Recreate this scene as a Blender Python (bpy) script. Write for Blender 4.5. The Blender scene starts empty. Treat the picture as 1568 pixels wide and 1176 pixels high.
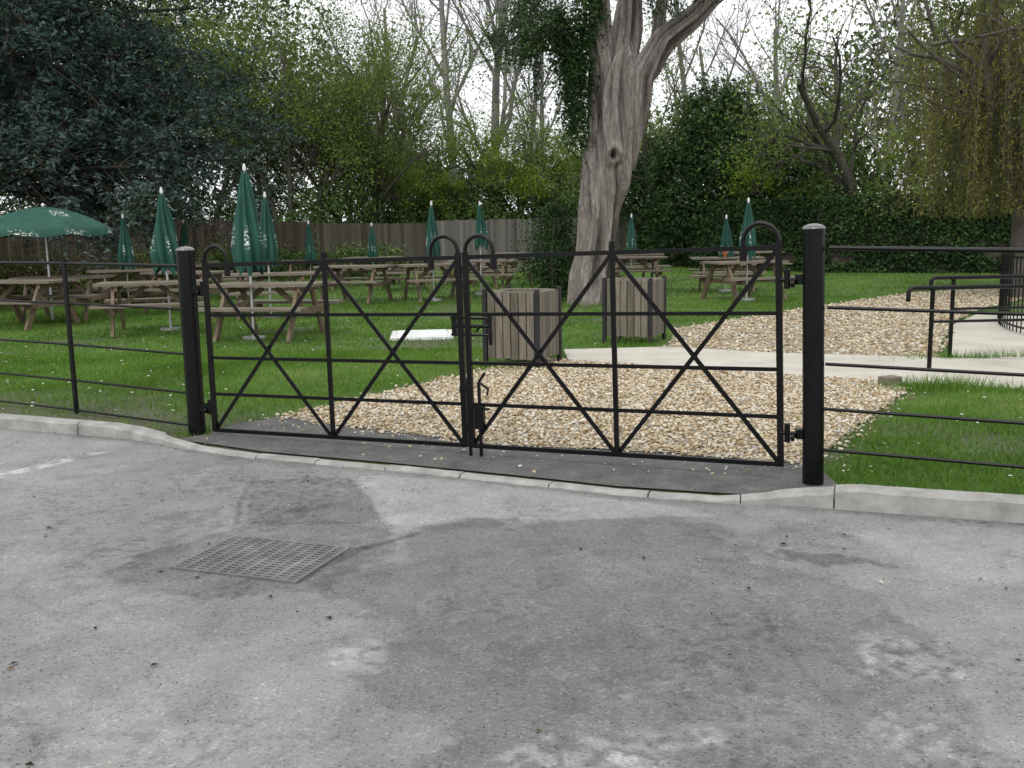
import bpy, math, numpy as np
from mathutils import Vector, Matrix, noise as mn
rs = np.random.default_rng
scene = bpy.context.scene
COL = scene.collection

# ------------------------------------------------------------------ helpers
def link(o, parent=None):
    COL.objects.link(o)
    if parent: o.parent = parent
    return o

def empty(name, loc=(0,0,0)):
    e = bpy.data.objects.new(name, None); e.location = loc; e.empty_display_size = .2
    return link(e)

def np_mesh(name, V, F, mats, tint=None, attrs=None, smooth=False, parent=None):
    V = np.asarray(V, dtype=np.float32); F = np.asarray(F, dtype=np.int32)
    me = bpy.data.meshes.new(name)
    n, k = F.shape
    me.vertices.add(len(V)); me.vertices.foreach_set("co", V.ravel())
    me.loops.add(n*k); me.loops.foreach_set("vertex_index", F.ravel())
    me.polygons.add(n); me.polygons.foreach_set("loop_start", np.arange(0, n*k, k, dtype=np.int32))
    if tint is not None:
        a = me.attributes.new("tint", 'FLOAT', 'FACE'); a.data.foreach_set("value", np.asarray(tint, dtype=np.float32))
    if attrs:
        for kx, val in attrs.items():
            a = me.attributes.new(kx, 'FLOAT', 'POINT'); a.data.foreach_set("value", np.asarray(val, dtype=np.float32))
    me.update(calc_edges=True)
    me.polygons.foreach_set("use_smooth", np.full(n, smooth, dtype=bool))
    for m in (mats if isinstance(mats, (list, tuple)) else [mats]): me.materials.append(m)
    o = bpy.data.objects.new(name, me)
    return link(o, parent)

def nrm(a): return a/np.maximum(np.linalg.norm(a, axis=-1, keepdims=True), 1e-9)

class MB:
    """small polygon builder"""
    def __init__(s): s.v=[]; s.f=[]; s.m=[]; s.sm=[]
    def add(s, vs, fs, mi=0, sm=False):
        b=len(s.v); s.v += [tuple(x) for x in vs]
        for f in fs: s.f.append(tuple(b+i for i in f)); s.m.append(mi); s.sm.append(sm)
    def box(s, c, size, M=None, mi=0):
        sx,sy,sz=[q/2 for q in size]; c=Vector(c)
        vs=[Vector((x,y,z)) for x in(-sx,sx) for y in(-sy,sy) for z in(-sz,sz)]
        if M: vs=[M@v for v in vs]
        s.add([c+v for v in vs],[(0,1,3,2),(4,6,7,5),(0,4,5,1),(2,3,7,6),(0,2,6,4),(1,5,7,3)],mi)
    def bar(s, p0, p1, w, h, mi=0, up=(0,0,1)):
        """w = width sideways, h = size along 'up'"""
        p0=Vector(p0);p1=Vector(p1);d=(p1-p0);L=d.length;d.normalize()
        u=Vector(up); sd=d.cross(u)
        if sd.length<1e-4: sd=d.cross(Vector((0,1,0)))
        sd.normalize(); u=sd.cross(d)
        M=Matrix((d,sd,u)).transposed()
        s.box((p0+p1)/2,(L,w,h),M,mi)
    def tube(s, pts, rad, n=10, mi=0, cap=True, sm=True):
        pts=[Vector(p) for p in pts]
        if not hasattr(rad,'__len__'): rad=[rad]*len(pts)
        rings=[]; prev=None
        for i,p in enumerate(pts):
            d=(pts[min(i+1,len(pts)-1)]-pts[max(i-1,0)]).normalized()
            if prev is None:
                a=d.cross(Vector((0,0,1)))
                if a.length<1e-3: a=Vector((1,0,0))
            else: a=prev-d*prev.dot(d)
            a.normalize(); prev=a; b=d.cross(a)
            rings.append([p+(a*math.cos(t)+b*math.sin(t))*rad[i] for t in [2*math.pi*k/n for k in range(n)]])
        vs=[v for r in rings for v in r]; fs=[]
        for i in range(len(pts)-1):
            for k in range(n):
                fs.append((i*n+k,i*n+(k+1)%n,(i+1)*n+(k+1)%n,(i+1)*n+k))
        s.add(vs,fs,mi,sm)
        if cap:
            s.add(rings[0],[tuple(range(n))],mi); s.add(rings[-1],[tuple(range(n))],mi)
    def ball(s, c, r, n=12, mi=0, sz=1.0):
        c=Vector(c); m=8; vs=[];fs=[]
        for i in range(m+1):
            ph=math.pi*i/m
            for k in range(n):
                t=2*math.pi*k/n
                vs.append(c+Vector((math.sin(ph)*math.cos(t)*r,math.sin(ph)*math.sin(t)*r,math.cos(ph)*r*sz)))
        for i in range(m):
            for k in range(n): fs.append((i*n+k,(i+1)*n+k,(i+1)*n+(k+1)%n,i*n+(k+1)%n))
        s.add(vs,fs,mi,True)
    def mesh(s, name, mats):
        me=bpy.data.meshes.new(name); me.from_pydata(s.v,[],s.f)
        for m in mats: me.materials.append(m)
        me.polygons.foreach_set("material_index", s.m); me.polygons.foreach_set("use_smooth", s.sm)
        me.update(); return me
    def obj(s, name, mats, loc=(0,0,0), rz=0, parent=None, bevel=0):
        o=bpy.data.objects.new(name, s.mesh(name,mats)); o.location=loc; o.rotation_euler=(0,0,rz)
        if bevel:
            b=o.modifiers.new('bev','BEVEL'); b.width=bevel; b.segments=2; b.limit_method='ANGLE'
        return link(o,parent)

# value noise
def _h(ix,iy,seed):
    n=(ix.astype(np.int64)*374761393+iy.astype(np.int64)*668265263+seed*144269)&0xffffffff
    n=((n^(n>>13))*1274126177)&0xffffffff
    return ((n^(n>>16))&0xffff)/65535.
def vn(x,y,s=0):
    ix=np.floor(x);iy=np.floor(y);fx=x-ix;fy=y-iy;fx=fx*fx*(3-2*fx);fy=fy*fy*(3-2*fy)
    a=_h(ix,iy,s);b=_h(ix+1,iy,s);c=_h(ix,iy+1,s);d=_h(ix+1,iy+1,s)
    return (a*(1-fx)+b*fx)*(1-fy)+(c*(1-fx)+d*fx)*fy
def fbm(x,y,s=0,o=4):
    r=0;a=.5;t=0
    for i in range(o): r=r+a*vn(x*2**i,y*2**i,s+i*7); t+=a; a*=.5
    return r/t
def sstep(a,b,x): t=np.clip((x-a)/(b-a),0,1); return t*t*(3-2*t)
def inpoly(x,y,P):
    r=np.zeros(x.shape,bool); n=len(P)
    for i in range(n):
        x1,y1=P[i];x2,y2=P[(i+1)%n]
        if y1==y2: continue
        c=((y1>y)!=(y2>y))&(x<(x2-x1)*(y-y1)/(y2-y1)+x1); r^=c
    return r
def sdist(x,y,P):
    d=np.full(x.shape,1e9); n=len(P)
    for i in range(n):
        x1,y1=P[i];x2,y2=P[(i+1)%n];dx,dy=x2-x1,y2-y1
        t=np.clip(((x-x1)*dx+(y-y1)*dy)/(dx*dx+dy*dy+1e-12),0,1)
        d=np.minimum(d,np.hypot(x-x1-t*dx,y-y1-t*dy))
    return np.where(inpoly(x,y,P),-d,d)

# ------------------------------------------------------------------ materials
def newmat(name):
    m=bpy.data.materials.new(name); m.use_nodes=True; nt=m.node_tree
    return m,nt,nt.nodes['Principled BSDF']
def N(nt,t,**k):
    n=nt.nodes.new(t)
    for a,b in k.items(): setattr(n,a,b)
    return n
def ramp(nt,stops):
    r=N(nt,'ShaderNodeValToRGB'); e=r.color_ramp.elements
    while len(e)>len(stops): e.remove(e[-1])
    while len(e)<len(stops): e.new(.5)
    for i,(p,c) in enumerate(stops): e[i].position=p; e[i].color=(*c,1)
    return r
def noise_n(nt,scale,detail=6,rough=.6,coord='Object',vec=None):
    n=N(nt,'ShaderNodeTexNoise'); n.inputs['Scale'].default_value=scale; n.inputs['Detail'].default_value=detail; n.inputs['Roughness'].default_value=rough
    if vec is None:
        tc=N(nt,'ShaderNodeTexCoord'); vec=tc.outputs[coord]
    nt.links.new(vec,n.inputs['Vector']); return n
def mat_noise(name,stops,scale,rough=.8,bump=.3,bscale=None,stretch=None,metal=0,dist=.01,spec=.5):
    m,nt,b=newmat(name); vec=None
    if stretch:
        tc=N(nt,'ShaderNodeTexCoord'); mp=N(nt,'ShaderNodeMapping'); mp.inputs['Scale'].default_value=stretch
        nt.links.new(tc.outputs['Object'],mp.inputs['Vector']); vec=mp.outputs[0]
    n=noise_n(nt,scale,vec=vec); r=ramp(nt,stops); nt.links.new(n.outputs['Fac'],r.inputs[0]); nt.links.new(r.outputs[0],b.inputs['Base Color'])
    b.inputs['Roughness'].default_value=rough; b.inputs['Metallic'].default_value=metal; b.inputs['Specular IOR Level'].default_value=spec
    if bump:
        n2=noise_n(nt,bscale or scale*4,vec=vec); bp=N(nt,'ShaderNodeBump'); bp.inputs['Strength'].default_value=bump; bp.inputs['Distance'].default_value=dist
        nt.links.new(n2.outputs['Fac'],bp.inputs['Height']); nt.links.new(bp.outputs[0],b.inputs['Normal'])
    return m
def mat_tint(name,stops,rough=.6,transl=.3,spec=.3):
    m=bpy.data.materials.new(name); m.use_nodes=True; nt=m.node_tree; nt.nodes.remove(nt.nodes['Principled BSDF'])
    a=N(nt,'ShaderNodeAttribute'); a.attribute_name='tint'; out=nt.nodes['Material Output']
    r=ramp(nt,stops); nt.links.new(a.outputs['Fac'],r.inputs[0])
    d=N(nt,'ShaderNodeBsdfDiffuse'); nt.links.new(r.outputs[0],d.inputs[0]); nt.links.new(d.outputs[0],out.inputs[0])
    if transl:
        t=N(nt,'ShaderNodeBsdfTranslucent'); nt.links.new(r.outputs[0],t.inputs[0]); mx=N(nt,'ShaderNodeMixShader'); mx.inputs[0].default_value=transl
        nt.links.new(d.outputs[0],mx.inputs[1]); nt.links.new(t.outputs[0],mx.inputs[2]); nt.links.new(mx.outputs[0],out.inputs[0])
    return m

M_black = mat_noise('black_paint',[(.3,(.003,.003,.0035)),(.7,(.006,.006,.007))],9,rough=.27,bump=.10,bscale=60,dist=.002,spec=.22)
M_cap = mat_noise('post_cap_highlight',[(.3,(.10,.10,.105)),(.7,(.16,.16,.165))],9,rough=.22,bump=0)  # black cap coloured pale: sky highlight put into its base colour
M_wood_t = mat_noise('table_wood',[(.25,(.085,.07,.05)),(.5,(.155,.13,.098)),(.75,(.24,.21,.17))],5,rough=.8,bump=.4,stretch=(1,12,12),dist=.004)
M_wood_leg = mat_noise('table_leg_wood',[(.25,(.08,.055,.035)),(.5,(.15,.11,.07)),(.75,(.22,.175,.12))],5,rough=.8,bump=.4,stretch=(4,4,2),dist=.004)
M_bark_far = mat_noise('bark_grey',[(.3,(.04,.035,.028)),(.7,(.11,.10,.085))],3,rough=.9,bump=0)
M_bark_dark = mat_noise('bark_dark',[(.3,(.018,.015,.012)),(.7,(.045,.038,.03))],3,rough=.9,bump=0)
M_bark_pale = mat_noise('bark_pale',[(.3,(.12,.118,.11)),(.7,(.25,.245,.23))],3,rough=.9,bump=0)
M_kerb = mat_noise('kerb_concrete',[(.2,(.16,.157,.145)),(.5,(.285,.28,.265)),(.8,(.42,.415,.395))],7,rough=.9,bump=.6,bscale=90,dist=.005)
M_conc = mat_noise('path_concrete',[(.2,(.32,.305,.255)),(.5,(.45,.43,.37)),(.8,(.53,.515,.45))],1.7,rough=.9,bump=.3,bscale=60,dist=.004)
M_white = mat_noise('white_paint',[(.3,(.55,.56,.55)),(.7,(.74,.74,.73))],8,rough=.7,bump=.1)
M_alu = mat_noise('pole_metal',[(.3,(.45,.46,.47)),(.7,(.6,.6,.61))],8,rough=.4,bump=0,metal=.6)
M_dark = mat_noise('dark_liner',[(.3,(.008,.008,.008)),(.7,(.02,.02,.02))],8,rough=.8,bump=0)
M_pit = mat_noise('grate_silt',[(.3,(.025,.025,.024)),(.55,(.06,.058,.053)),(.75,(.14,.135,.125))],11,rough=.9,bump=.3)
M_grate = mat_noise('grate_iron',[(.3,(.075,.078,.08)),(.55,(.14,.142,.142)),(.75,(.23,.23,.225))],7,rough=.55,bump=.4,bscale=80,dist=.003)
M_orange = mat_noise('orange_plastic',[(.3,(.30,.09,.03)),(.7,(.38,.12,.04))],8,rough=.5,bump=0)

# ------------------------------------------------------------------ layout
KX=np.array([-30,-12,-3.97,-2.77,-2.16,-1.71,-.79,-.32,.16,.53,1.07,1.54,1.9,2.48,6,14,30.])
KY=np.array([18.5,10.9,7.46,6.95,6.53,6.26,5.88,5.66,5.43,5.24,5.06,4.94,4.81,4.61,3.4,.8,-4.4])
def kerby(x): return np.interp(x,KX,KY)
def kerbh(x): return np.interp(x,[-30,-2.95,-2.15,1.1,1.75,30],[.085,.085,.018,.018,.105,.105])
def rline(y): return np.maximum(1.78,1.80+(y-5.79)*.64)
def gh(x,y):
    s=sstep(0,.6,x-rline(y)-.05)+sstep(0,.7,-2.35-x)
    d=np.maximum(y-kerby(x),0)
    return .006+.055*s*np.exp(-d/3.0)+ .012*s*fbm(x*1.3,y*1.3,3)

G1=[(-1.83,7.62),(-1.35,7.25),(-.88,6.96),(-.11,6.47),(.9,6.17),(1.74,5.79),(2.16,6.4),(2.56,7.03),(3.0,7.72),(3.42,8.41),(3.5,8.80),(2.78,9.24),(.62,10.67),(.25,10.95),(-.23,10.12),(-.54,9.61),(-1.2,8.6)]
SL=[(.62,10.69),(2.78,9.26),(4.36,8.23),(7.2,6.4),(8.6,8.3),(5.33,10.09),(4.57,10.34),(3.06,10.92),(1.86,11.7),(.63,11.6)]
G2=[(1.88,11.74),(3.08,10.96),(4.57,10.38),(5.3,11.9),(6.2,13.78),(7.6,16),(9.3,18),(13.5,19.8),(13.5,22.2),(11.4,21.84),(8,20.05),(5.93,17.86),(3.82,15.57),(2.4,13.95)]
SL2=[(4.72,10.40),(5.35,10.14),(8.6,8.4),(11,11.5),(8.2,15.2),(7.3,15.3),(6.24,13.76),(5.33,11.9)]
AP=[(-2.36,6.80),(-2.05,6.62),(-1.66,6.38),(-.75,5.99),(-.28,5.77),(.2,5.54),(.57,5.35),(1.11,5.17),(1.56,5.05),(1.80,4.98),(1.82,5.72),(1.74,5.80),(.9,6.18),(-.11,6.48),(-.88,6.97),(-1.83,7.63),(-2.12,7.35)]

# ground sheet to the horizon
M_ground=mat_noise('ground_soil_grass',[(.3,(.03,.05,.015)),(.6,(.05,.09,.025)),(.8,(.08,.08,.04))],.5,rough=.95,bump=.5,dist=.05)
np_mesh('ground',[(-400,-400,-.12),(400,-400,-.12),(400,600,-.12),(-400,600,-.12)],[(0,1,2,3)],M_ground)

# lawn
def lawn_mat():
    m,nt,b=newmat('lawn_grass')
    n1=noise_n(nt,1.1,8,.65); n2=noise_n(nt,38,6,.75)
    r=ramp(nt,[(.25,(.055,.09,.018)),(.5,(.085,.17,.026)),(.75,(.13,.23,.04))]); nt.links.new(n1.outputs['Fac'],r.inputs[0])
    r2=ramp(nt,[(.3,(.4,.4,.35)),(.6,(1,1,1)),(.8,(1.35,1.3,1.1))]); nt.links.new(n2.outputs['Fac'],r2.inputs[0])
    mx=N(nt,'ShaderNodeMixRGB',blend_type='MULTIPLY'); mx.inputs[0].default_value=1
    nt.links.new(r.outputs[0],mx.inputs[1]); nt.links.new(r2.outputs[0],mx.inputs[2])
    a=N(nt,'ShaderNodeAttribute'); a.attribute_name='soil'
    rs_=ramp(nt,[(.3,(.05,.042,.03)),(.6,(.12,.105,.08)),(.8,(.2,.18,.14))]); nt.links.new(n2.outputs['Fac'],rs_.inputs[0])
    m2=N(nt,'ShaderNodeMixRGB'); nt.links.new(a.outputs['Fac'],m2.inputs[0]); nt.links.new(mx.outputs[0],m2.inputs[1]); nt.links.new(rs_.outputs[0],m2.inputs[2])
    nt.links.new(m2.outputs[0],b.inputs['Base Color']); b.inputs['Roughness'].default_value=.9
    bp=N(nt,'ShaderNodeBump'); bp.inputs['Strength'].default_value=.8; bp.inputs['Distance'].default_value=.03
    nt.links.new(n2.outputs['Fac'],bp.inputs['Height']); nt.links.new(bp.outputs[0],b.inputs['Normal'])
    return m
def soil(x,y):
    d=y-kerby(x)
    left=sstep(2.0,.35,d+1.1*(fbm(x*2.2,y*2.2,5)-.5))*(x<-1.4)*.85
    g=sstep(.30,.0,sdist(x,y,G1)+.35*(fbm(x*3,y*3,9)-.5))*.7
    right=sstep(.30,.05,d+.3*(fbm(x*3,y*3,11)-.5))*(x>1.5)*.8
    t=sstep(1.3,.5,np.hypot(x-1.6,y-18.6)+.4*(fbm(x*3,y*3,15)-.5))*.7
    patch=sstep(.60,.72,fbm(x*.9,y*.9,23,5))*.6
    return np.clip(np.maximum(np.maximum(np.maximum(left,g),np.maximum(right,t)),patch),0,1)
xs=np.unique(np.concatenate([np.linspace(-60,-9,40),np.linspace(-9,7,170),np.linspace(7,60,45)]))
ss=np.concatenate([np.linspace(0,6,70),np.linspace(6.15,16,60),np.linspace(16.5,75,50)])
XX,SS=np.meshgrid(xs,ss); YY=kerby(XX)+.11+SS
ZZ=gh(XX,YY)
nx=len(xs);ny=len(ss)
def gridF(nx,ny):
    i=np.arange(nx-1)[None,:]+np.arange(ny-1)[:,None]*nx
    return np.stack([i,i+1,i+1+nx,i+nx],-1).reshape(-1,4)
np_mesh('lawn',np.stack([XX,YY,ZZ],-1).reshape(-1,3),gridF(nx,ny),lawn_mat(),attrs={'soil':soil(XX,YY).ravel()},smooth=True)

def poly_sheet(name,P,z,mat,res=0):
    me=bpy.data.meshes.new(name)
    me.from_pydata([(x,y,z) for x,y in P],[],[tuple(range(len(P)))])
    me.materials.append(mat); return link(bpy.data.objects.new(name,me))
def apron_mat():
    m,nt,b=newmat('apron_asphalt'); n1=noise_n(nt,80,5,.8); n2=noise_n(nt,5,6,.7)
    r=ramp(nt,[(.3,(.05,.05,.052)),(.5,(.10,.10,.10)),(.65,(.16,.16,.158)),(.8,(.26,.255,.245))]); nt.links.new(n1.outputs['Fac'],r.inputs[0])
    r2=ramp(nt,[(.35,(.65,.65,.66)),(.6,(1.1,1.09,1.06)),(.75,(1.7,1.65,1.5))]); nt.links.new(n2.outputs['Fac'],r2.inputs[0])
    mx=N(nt,'ShaderNodeMixRGB',blend_type='MULTIPLY'); mx.inputs[0].default_value=1; nt.links.new(r.outputs[0],mx.inputs[1]); nt.links.new(r2.outputs[0],mx.inputs[2]); nt.links.new(mx.outputs[0],b.inputs['Base Color'])
    b.inputs['Roughness'].default_value=.85; bp=N(nt,'ShaderNodeBump'); bp.inputs['Strength'].default_value=1; bp.inputs['Distance'].default_value=.008
    nt.links.new(n1.outputs['Fac'],bp.inputs['Height']); nt.links.new(bp.outputs[0],b.inputs['Normal']); return m
M_apron=apron_mat()
def wobble(P,amp,step=.12,seed=1):
    out=[]
    for i in range(len(P)):
        a=np.array(P[i]);b=np.array(P[(i+1)%len(P)]);L=np.linalg.norm(b-a);n=max(1,int(L/step))
        for k in range(n):
            q=a+(b-a)*k/n
            out.append((q[0]+amp*(vn(np.array(q[0]*6.),np.array(q[1]*6.),seed)-.5)*2,q[1]+amp*(vn(np.array(q[0]*6.),np.array(q[1]*6.),seed+1)-.5)*2))
    return out
poly_sheet('apron',AP,.019,M_apron)
def gravel_mat():
    m,nt,b=newmat('gravel_bed'); tc=N(nt,'ShaderNodeTexCoord')
    v=N(nt,'ShaderNodeTexVoronoi'); v.inputs['Scale'].default_value=42; nt.links.new(tc.outputs['Object'],v.inputs['Vector'])
    sp=N(nt,'ShaderNodeSeparateColor'); nt.links.new(v.outputs['Color'],sp.inputs[0])
    r=ramp(nt,[(0,(.19,.145,.09)),(.3,(.33,.265,.175)),(.6,(.45,.385,.27)),(.85,(.55,.50,.39)),(1,(.62,.60,.53))]); nt.links.new(sp.outputs[0],r.inputs[0])
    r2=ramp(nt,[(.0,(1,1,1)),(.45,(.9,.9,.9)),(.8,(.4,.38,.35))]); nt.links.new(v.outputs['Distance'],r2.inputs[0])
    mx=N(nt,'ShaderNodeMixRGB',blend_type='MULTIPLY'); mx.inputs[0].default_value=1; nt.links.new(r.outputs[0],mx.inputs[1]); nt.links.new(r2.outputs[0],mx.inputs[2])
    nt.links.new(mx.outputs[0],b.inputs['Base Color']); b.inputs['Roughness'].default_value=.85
    bp=N(nt,'ShaderNodeBump',invert=True); bp.inputs['Strength'].default_value=.9; bp.inputs['Distance'].default_value=.02
    nt.links.new(v.outputs['Distance'],bp.inputs['Height']); nt.links.new(bp.outputs[0],b.inputs['Normal'])
    return m
M_grav=gravel_mat()
e=empty('gravel_path')
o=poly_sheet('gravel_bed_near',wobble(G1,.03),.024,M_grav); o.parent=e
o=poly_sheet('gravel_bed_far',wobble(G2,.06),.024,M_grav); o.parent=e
e2=empty('concrete_path')
for nm,P in (('slab_main',SL),('slab_far',SL2)):
    me=bpy.data.meshes.new(nm); n=len(P)
    me.from_pydata([(x,y,.034) for x,y in P]+[(x,y,-.02) for x,y in P],[],[tuple(range(n))]+[(i,(i+1)%n,n+(i+1)%n,n+i) for i in range(n)])
    me.materials.append(M_conc); link(bpy.data.objects.new(nm,me),e2)

# pebbles
t=(1+5**.5)/2
ICO=nrm(np.array([(-1,t,0),(1,t,0),(-1,-t,0),(1,-t,0),(0,-1,t),(0,1,t),(0,-1,-t),(0,1,-t),(t,0,-1),(t,0,1),(-t,0,-1),(-t,0,1)],float))
ICF=np.array([(0,11,5),(0,5,1),(0,1,7),(0,7,10),(0,10,11),(1,5,9),(5,11,4),(11,10,2),(10,7,6),(7,1,8),(3,9,4),(3,4,2),(3,2,6),(3,6,8),(3,8,9),(4,9,5),(2,4,11),(6,2,10),(8,6,7),(9,8,1)])
def pebbles(name,P,n,r0,r1,mat,seed,z=.026,parent=None,spill=.05,pts=None):
    g=rs(seed)
    if pts is None:
        A=np.array(P); lo=A.min(0)-spill;hi=A.max(0)+spill
        pts=g.uniform(lo,hi,(n*3,2)); d=sdist(pts[:,0],pts[:,1],P); pts=pts[d<spill*g.uniform(-1,1,len(d))**3*3][:n]
    n=len(pts); r=r0+(r1-r0)*g.uniform(0,1,n)**1.4
    sc=np.stack([r*g.uniform(.85,1.35,n),r*g.uniform(.7,1.0,n),r*g.uniform(.5,.8,n)],-1)
    V=ICO[None]*(1+g.uniform(-.15,.15,(n,12,1)))*sc[:,None]
    a=g.uniform(0,6.28,n);b=g.normal(0,.35,n)
    x=V[...,0]*np.cos(b)[:,None]-V[...,2]*np.sin(b)[:,None]; zz=V[...,0]*np.sin(b)[:,None]+V[...,2]*np.cos(b)[:,None]
    X=x*np.cos(a)[:,None]-V[...,1]*np.sin(a)[:,None]; Y=x*np.sin(a)[:,None]+V[...,1]*np.cos(a)[:,None]
    W=np.stack([X+pts[:,0:1],Y+pts[:,1:2],zz+z+(r*g.uniform(.1,.7,n))[:,None]],-1).reshape(-1,3)
    F=(ICF[None]+np.arange(n)[:,None,None]*12).reshape(-1,3)
    return np_mesh(name,W,F,mat,tint=np.repeat(g.uniform(0,1,n),20),smooth=True,parent=parent)
M_peb=mat_tint('pebbles',[(0,(.21,.155,.095)),(.2,(.35,.265,.16)),(.45,(.47,.385,.26)),(.7,(.55,.49,.37)),(.88,(.63,.60,.52)),(1,(.34,.33,.31))],transl=0)
pebbles('pebbles_near',G1,23000,.007,.0185,M_peb,1,parent=e)
pebbles('pebbles_far',G2,11000,.013,.026,M_peb,2,parent=e)
g=rs(3); pp=g.uniform((-2.2,4.9),(2.6,7.6),(5000,2)); dd=sdist(pp[:,0],pp[:,1],G1); pp=pp[(dd>0)&(g.random(5000)<np.exp(-dd/.16)*.9+.006)&(pp[:,1]>kerby(pp[:,0])+.12)]
pebbles('pebbles_strewn',None,0,.006,.013,M_peb,4,z=.018,parent=e,pts=pp)

# ------------------------------------------------------------------ kerb
g=rs(5); kb=MB()
def kpath():
    L=[];x=-14.0
    while x<9: L.append(x); x+=.02
    xs=np.array(L); ys=kerby(xs); s=np.concatenate([[0],np.cumsum(np.hypot(np.diff(xs),np.diff(ys)))]); return xs,ys,s
kx,ky,ks=kpath()
pos=0; tot=ks[-1]
while pos<tot-.3:
    xm=np.interp(pos,ks,kx); L=.9 if (xm<-2.4 or xm>1.2) else g.uniform(.42,.62)
    a=pos+.004;b=min(pos+L-.004,tot); m=max(2,int((b-a)/.06)+1)
    st=np.linspace(a,b,m); jz=g.normal(0,.002); jo=g.normal(0,.006)
    vs=[]
    for s_ in st:
        x=np.interp(s_,ks,kx);y=np.interp(s_,ks,ky)+jo
        x2=np.interp(min(s_+.05,tot),ks,kx)-np.interp(max(s_-.05,0),ks,kx); y2=np.interp(min(s_+.05,tot),ks,ky)-np.interp(max(s_-.05,0),ks,ky)
        l=math.hypot(x2,y2); nx_,ny_=-y2/l,x2/l; h=float(kerbh(x))+jz; ch=g.normal(0,.0025)
        w=.115 if h>.05 else .075
        for off,z in ((0,-.1),(.004+ch,h-.016+ch),(.018+ch,h),(w+ch,h),(w,-.1)): vs.append((x+nx_*off,y+ny_*off,z))
    fs=[]
    for i in range(m-1):
        for k in range(4): fs.append((i*5+k,(i+1)*5+k,(i+1)*5+k+1,i*5+k+1))
    fs.append((0,1,2,3,4)); q=(m-1)*5; fs.append((q,q+1,q+2,q+3,q+4))
    kb.add(vs,fs); pos+=L
kb.obj('kerb',[M_kerb])

# ------------------------------------------------------------------ road
xs=np.unique(np.concatenate([np.linspace(-30,-4.2,30),np.linspace(-4.2,3.2,440),np.linspace(3.2,30,30)]))
ss=np.concatenate([np.linspace(-.03,4.4,290),np.linspace(4.5,30,30)])
XX,SS=np.meshgrid(xs,ss); YY=kerby(XX)-SS
def blob(P,soft=.06,amp=.5,sd=31,fr=2.6):
    return sstep(soft,-soft,sdist(XX,YY,P)+amp*(fbm(XX*fr,YY*fr,sd,6)-.5)+.12*(fbm(XX*15,YY*15,sd+9,3)-.5))
WET=[(-.87,4.03),(-.56,4.28),(-.47,4.56),(-.22,4.80),(.4,4.74),(1.11,4.68),(1.17,4.15),(1.42,3.77),(1.36,3.16),(1.27,2.71),(1.5,1.9),(.30,1.9),(-.2,2.4),(-.45,2.9),(-.50,3.34)]
wet=blob(WET,.035,.55)
calm=1-.55*wet
tone=.58+calm*(.18*(fbm(XX*1.1,YY*1.1,50,5)-.5)+.16*(fbm(XX*6,YY*6,60,5)-.5))
tone-=.175*wet
tone-=.05*blob([(-.75,3.5),(-.3,3.9),(.9,4.0),(1.2,3.3),(.3,2.7),(-.3,2.9)],.1,.6,33)
P2=[(-1.85,4.05),(-1.62,4.5),(-1.35,4.85),(-.62,4.75),(-.50,4.45),(-.80,3.85),(-1.3,3.8)]
tone-=.17*blob(P2,.025,.16,35,5)
P3=[(-1.56,5.70),(-1.00,5.74),(-.66,4.78),(-1.36,4.80)]
tone-=.16*sstep(.010,-.010,sdist(XX,YY,P3)+.02*(fbm(XX*9,YY*9,36)-.5))
tone+=.14*sstep(.02,-.015,sdist(XX,YY,[(-.98,5.80),(-.3,5.6),(.3,5.25),(.9,5.0),(1.0,4.82),(.2,4.80),(-.25,4.84),(-.5,4.72),(-.66,4.80)])+.10*(fbm(XX*4,YY*4,37)-.5))
tone+=.09*blob([(-1.1,3.4),(-.6,3.5),(-.5,2.9),(-.6,2.3),(-1.4,2.2),(-1.3,2.9)],.08,.5,38)
tone+=.11*blob([(1.5,4.6),(3.0,4.3),(3.0,3.6),(1.7,3.9)],.06,.4,39)
tone+=.08*blob([(-4.2,7.6),(-2.3,6.6),(-2.5,5.7),(-4.2,6.0)],.1,.4,40)
tone-=.24*blob([(1.16,4.28),(1.45,4.2),(1.62,4.05),(1.38,4.02),(1.2,4.12)],.02,.15,41,6)
tone-=.17*blob([(-1.1,4.9),(-1.0,5.15),(-1.25,5.1)],.03,.12,42,6)
tone-=.14*blob([(-1.75,4.75),(-1.5,5.0),(-1.62,5.15),(-1.9,4.95)],.03,.2,45,6)
for (cx,cy,rr) in ((.38,2.55,.10),(.55,2.62,.05),(.15,2.35,.22),(1.15,2.6,.12),(.62,2.3,.1),(.35,2.9,.03),(-.55,3.2,.10),(1.3,3.1,.15)):
    tone+=.28*sstep(.03,-.03,np.hypot(XX-cx,(YY-cy)*.8)-rr*(.5+fbm(XX*9,YY*9,43)))*sstep(.42,.58,fbm(XX*26,YY*26,44))
tone-=.06*sstep(.58,.72,fbm(XX*1.2+YY*.9,YY*3.5-XX*2.0,70,5))
tone+=.08*sstep(.56,.66,fbm(XX*3.1,YY*2.2,71,6))*sstep(.4,.6,fbm(XX*20,YY*20,76,3))
tone-=.06*sstep(.57,.66,fbm(XX*7,YY*7,72,5))
tone-=.15*sstep(.60,.68,fbm(XX*30,YY*30,77,2))*sstep(.50,.62,fbm(XX*1.6,YY*1.6,78,4))
tone-=.16*sstep(.14,.0,SS+.12*(fbm(XX*6,YY*6,73)-.5))*sstep(.2,.8,fbm(XX*1.5,YY*0+1,74)+.2)
lx0,ly0,lx1,ly1=-3.25,5.80,-2.86,6.50
ld=np.abs((XX-lx0)*(ly1-ly0)-(YY-ly0)*(lx1-lx0))/math.hypot(lx1-lx0,ly1-ly0)
tone+=.32*sstep(.07,.05,ld)*(YY<6.55)*(YY>5.3)*sstep(.40,.56,fbm(XX*16,YY*16,75))
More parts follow.
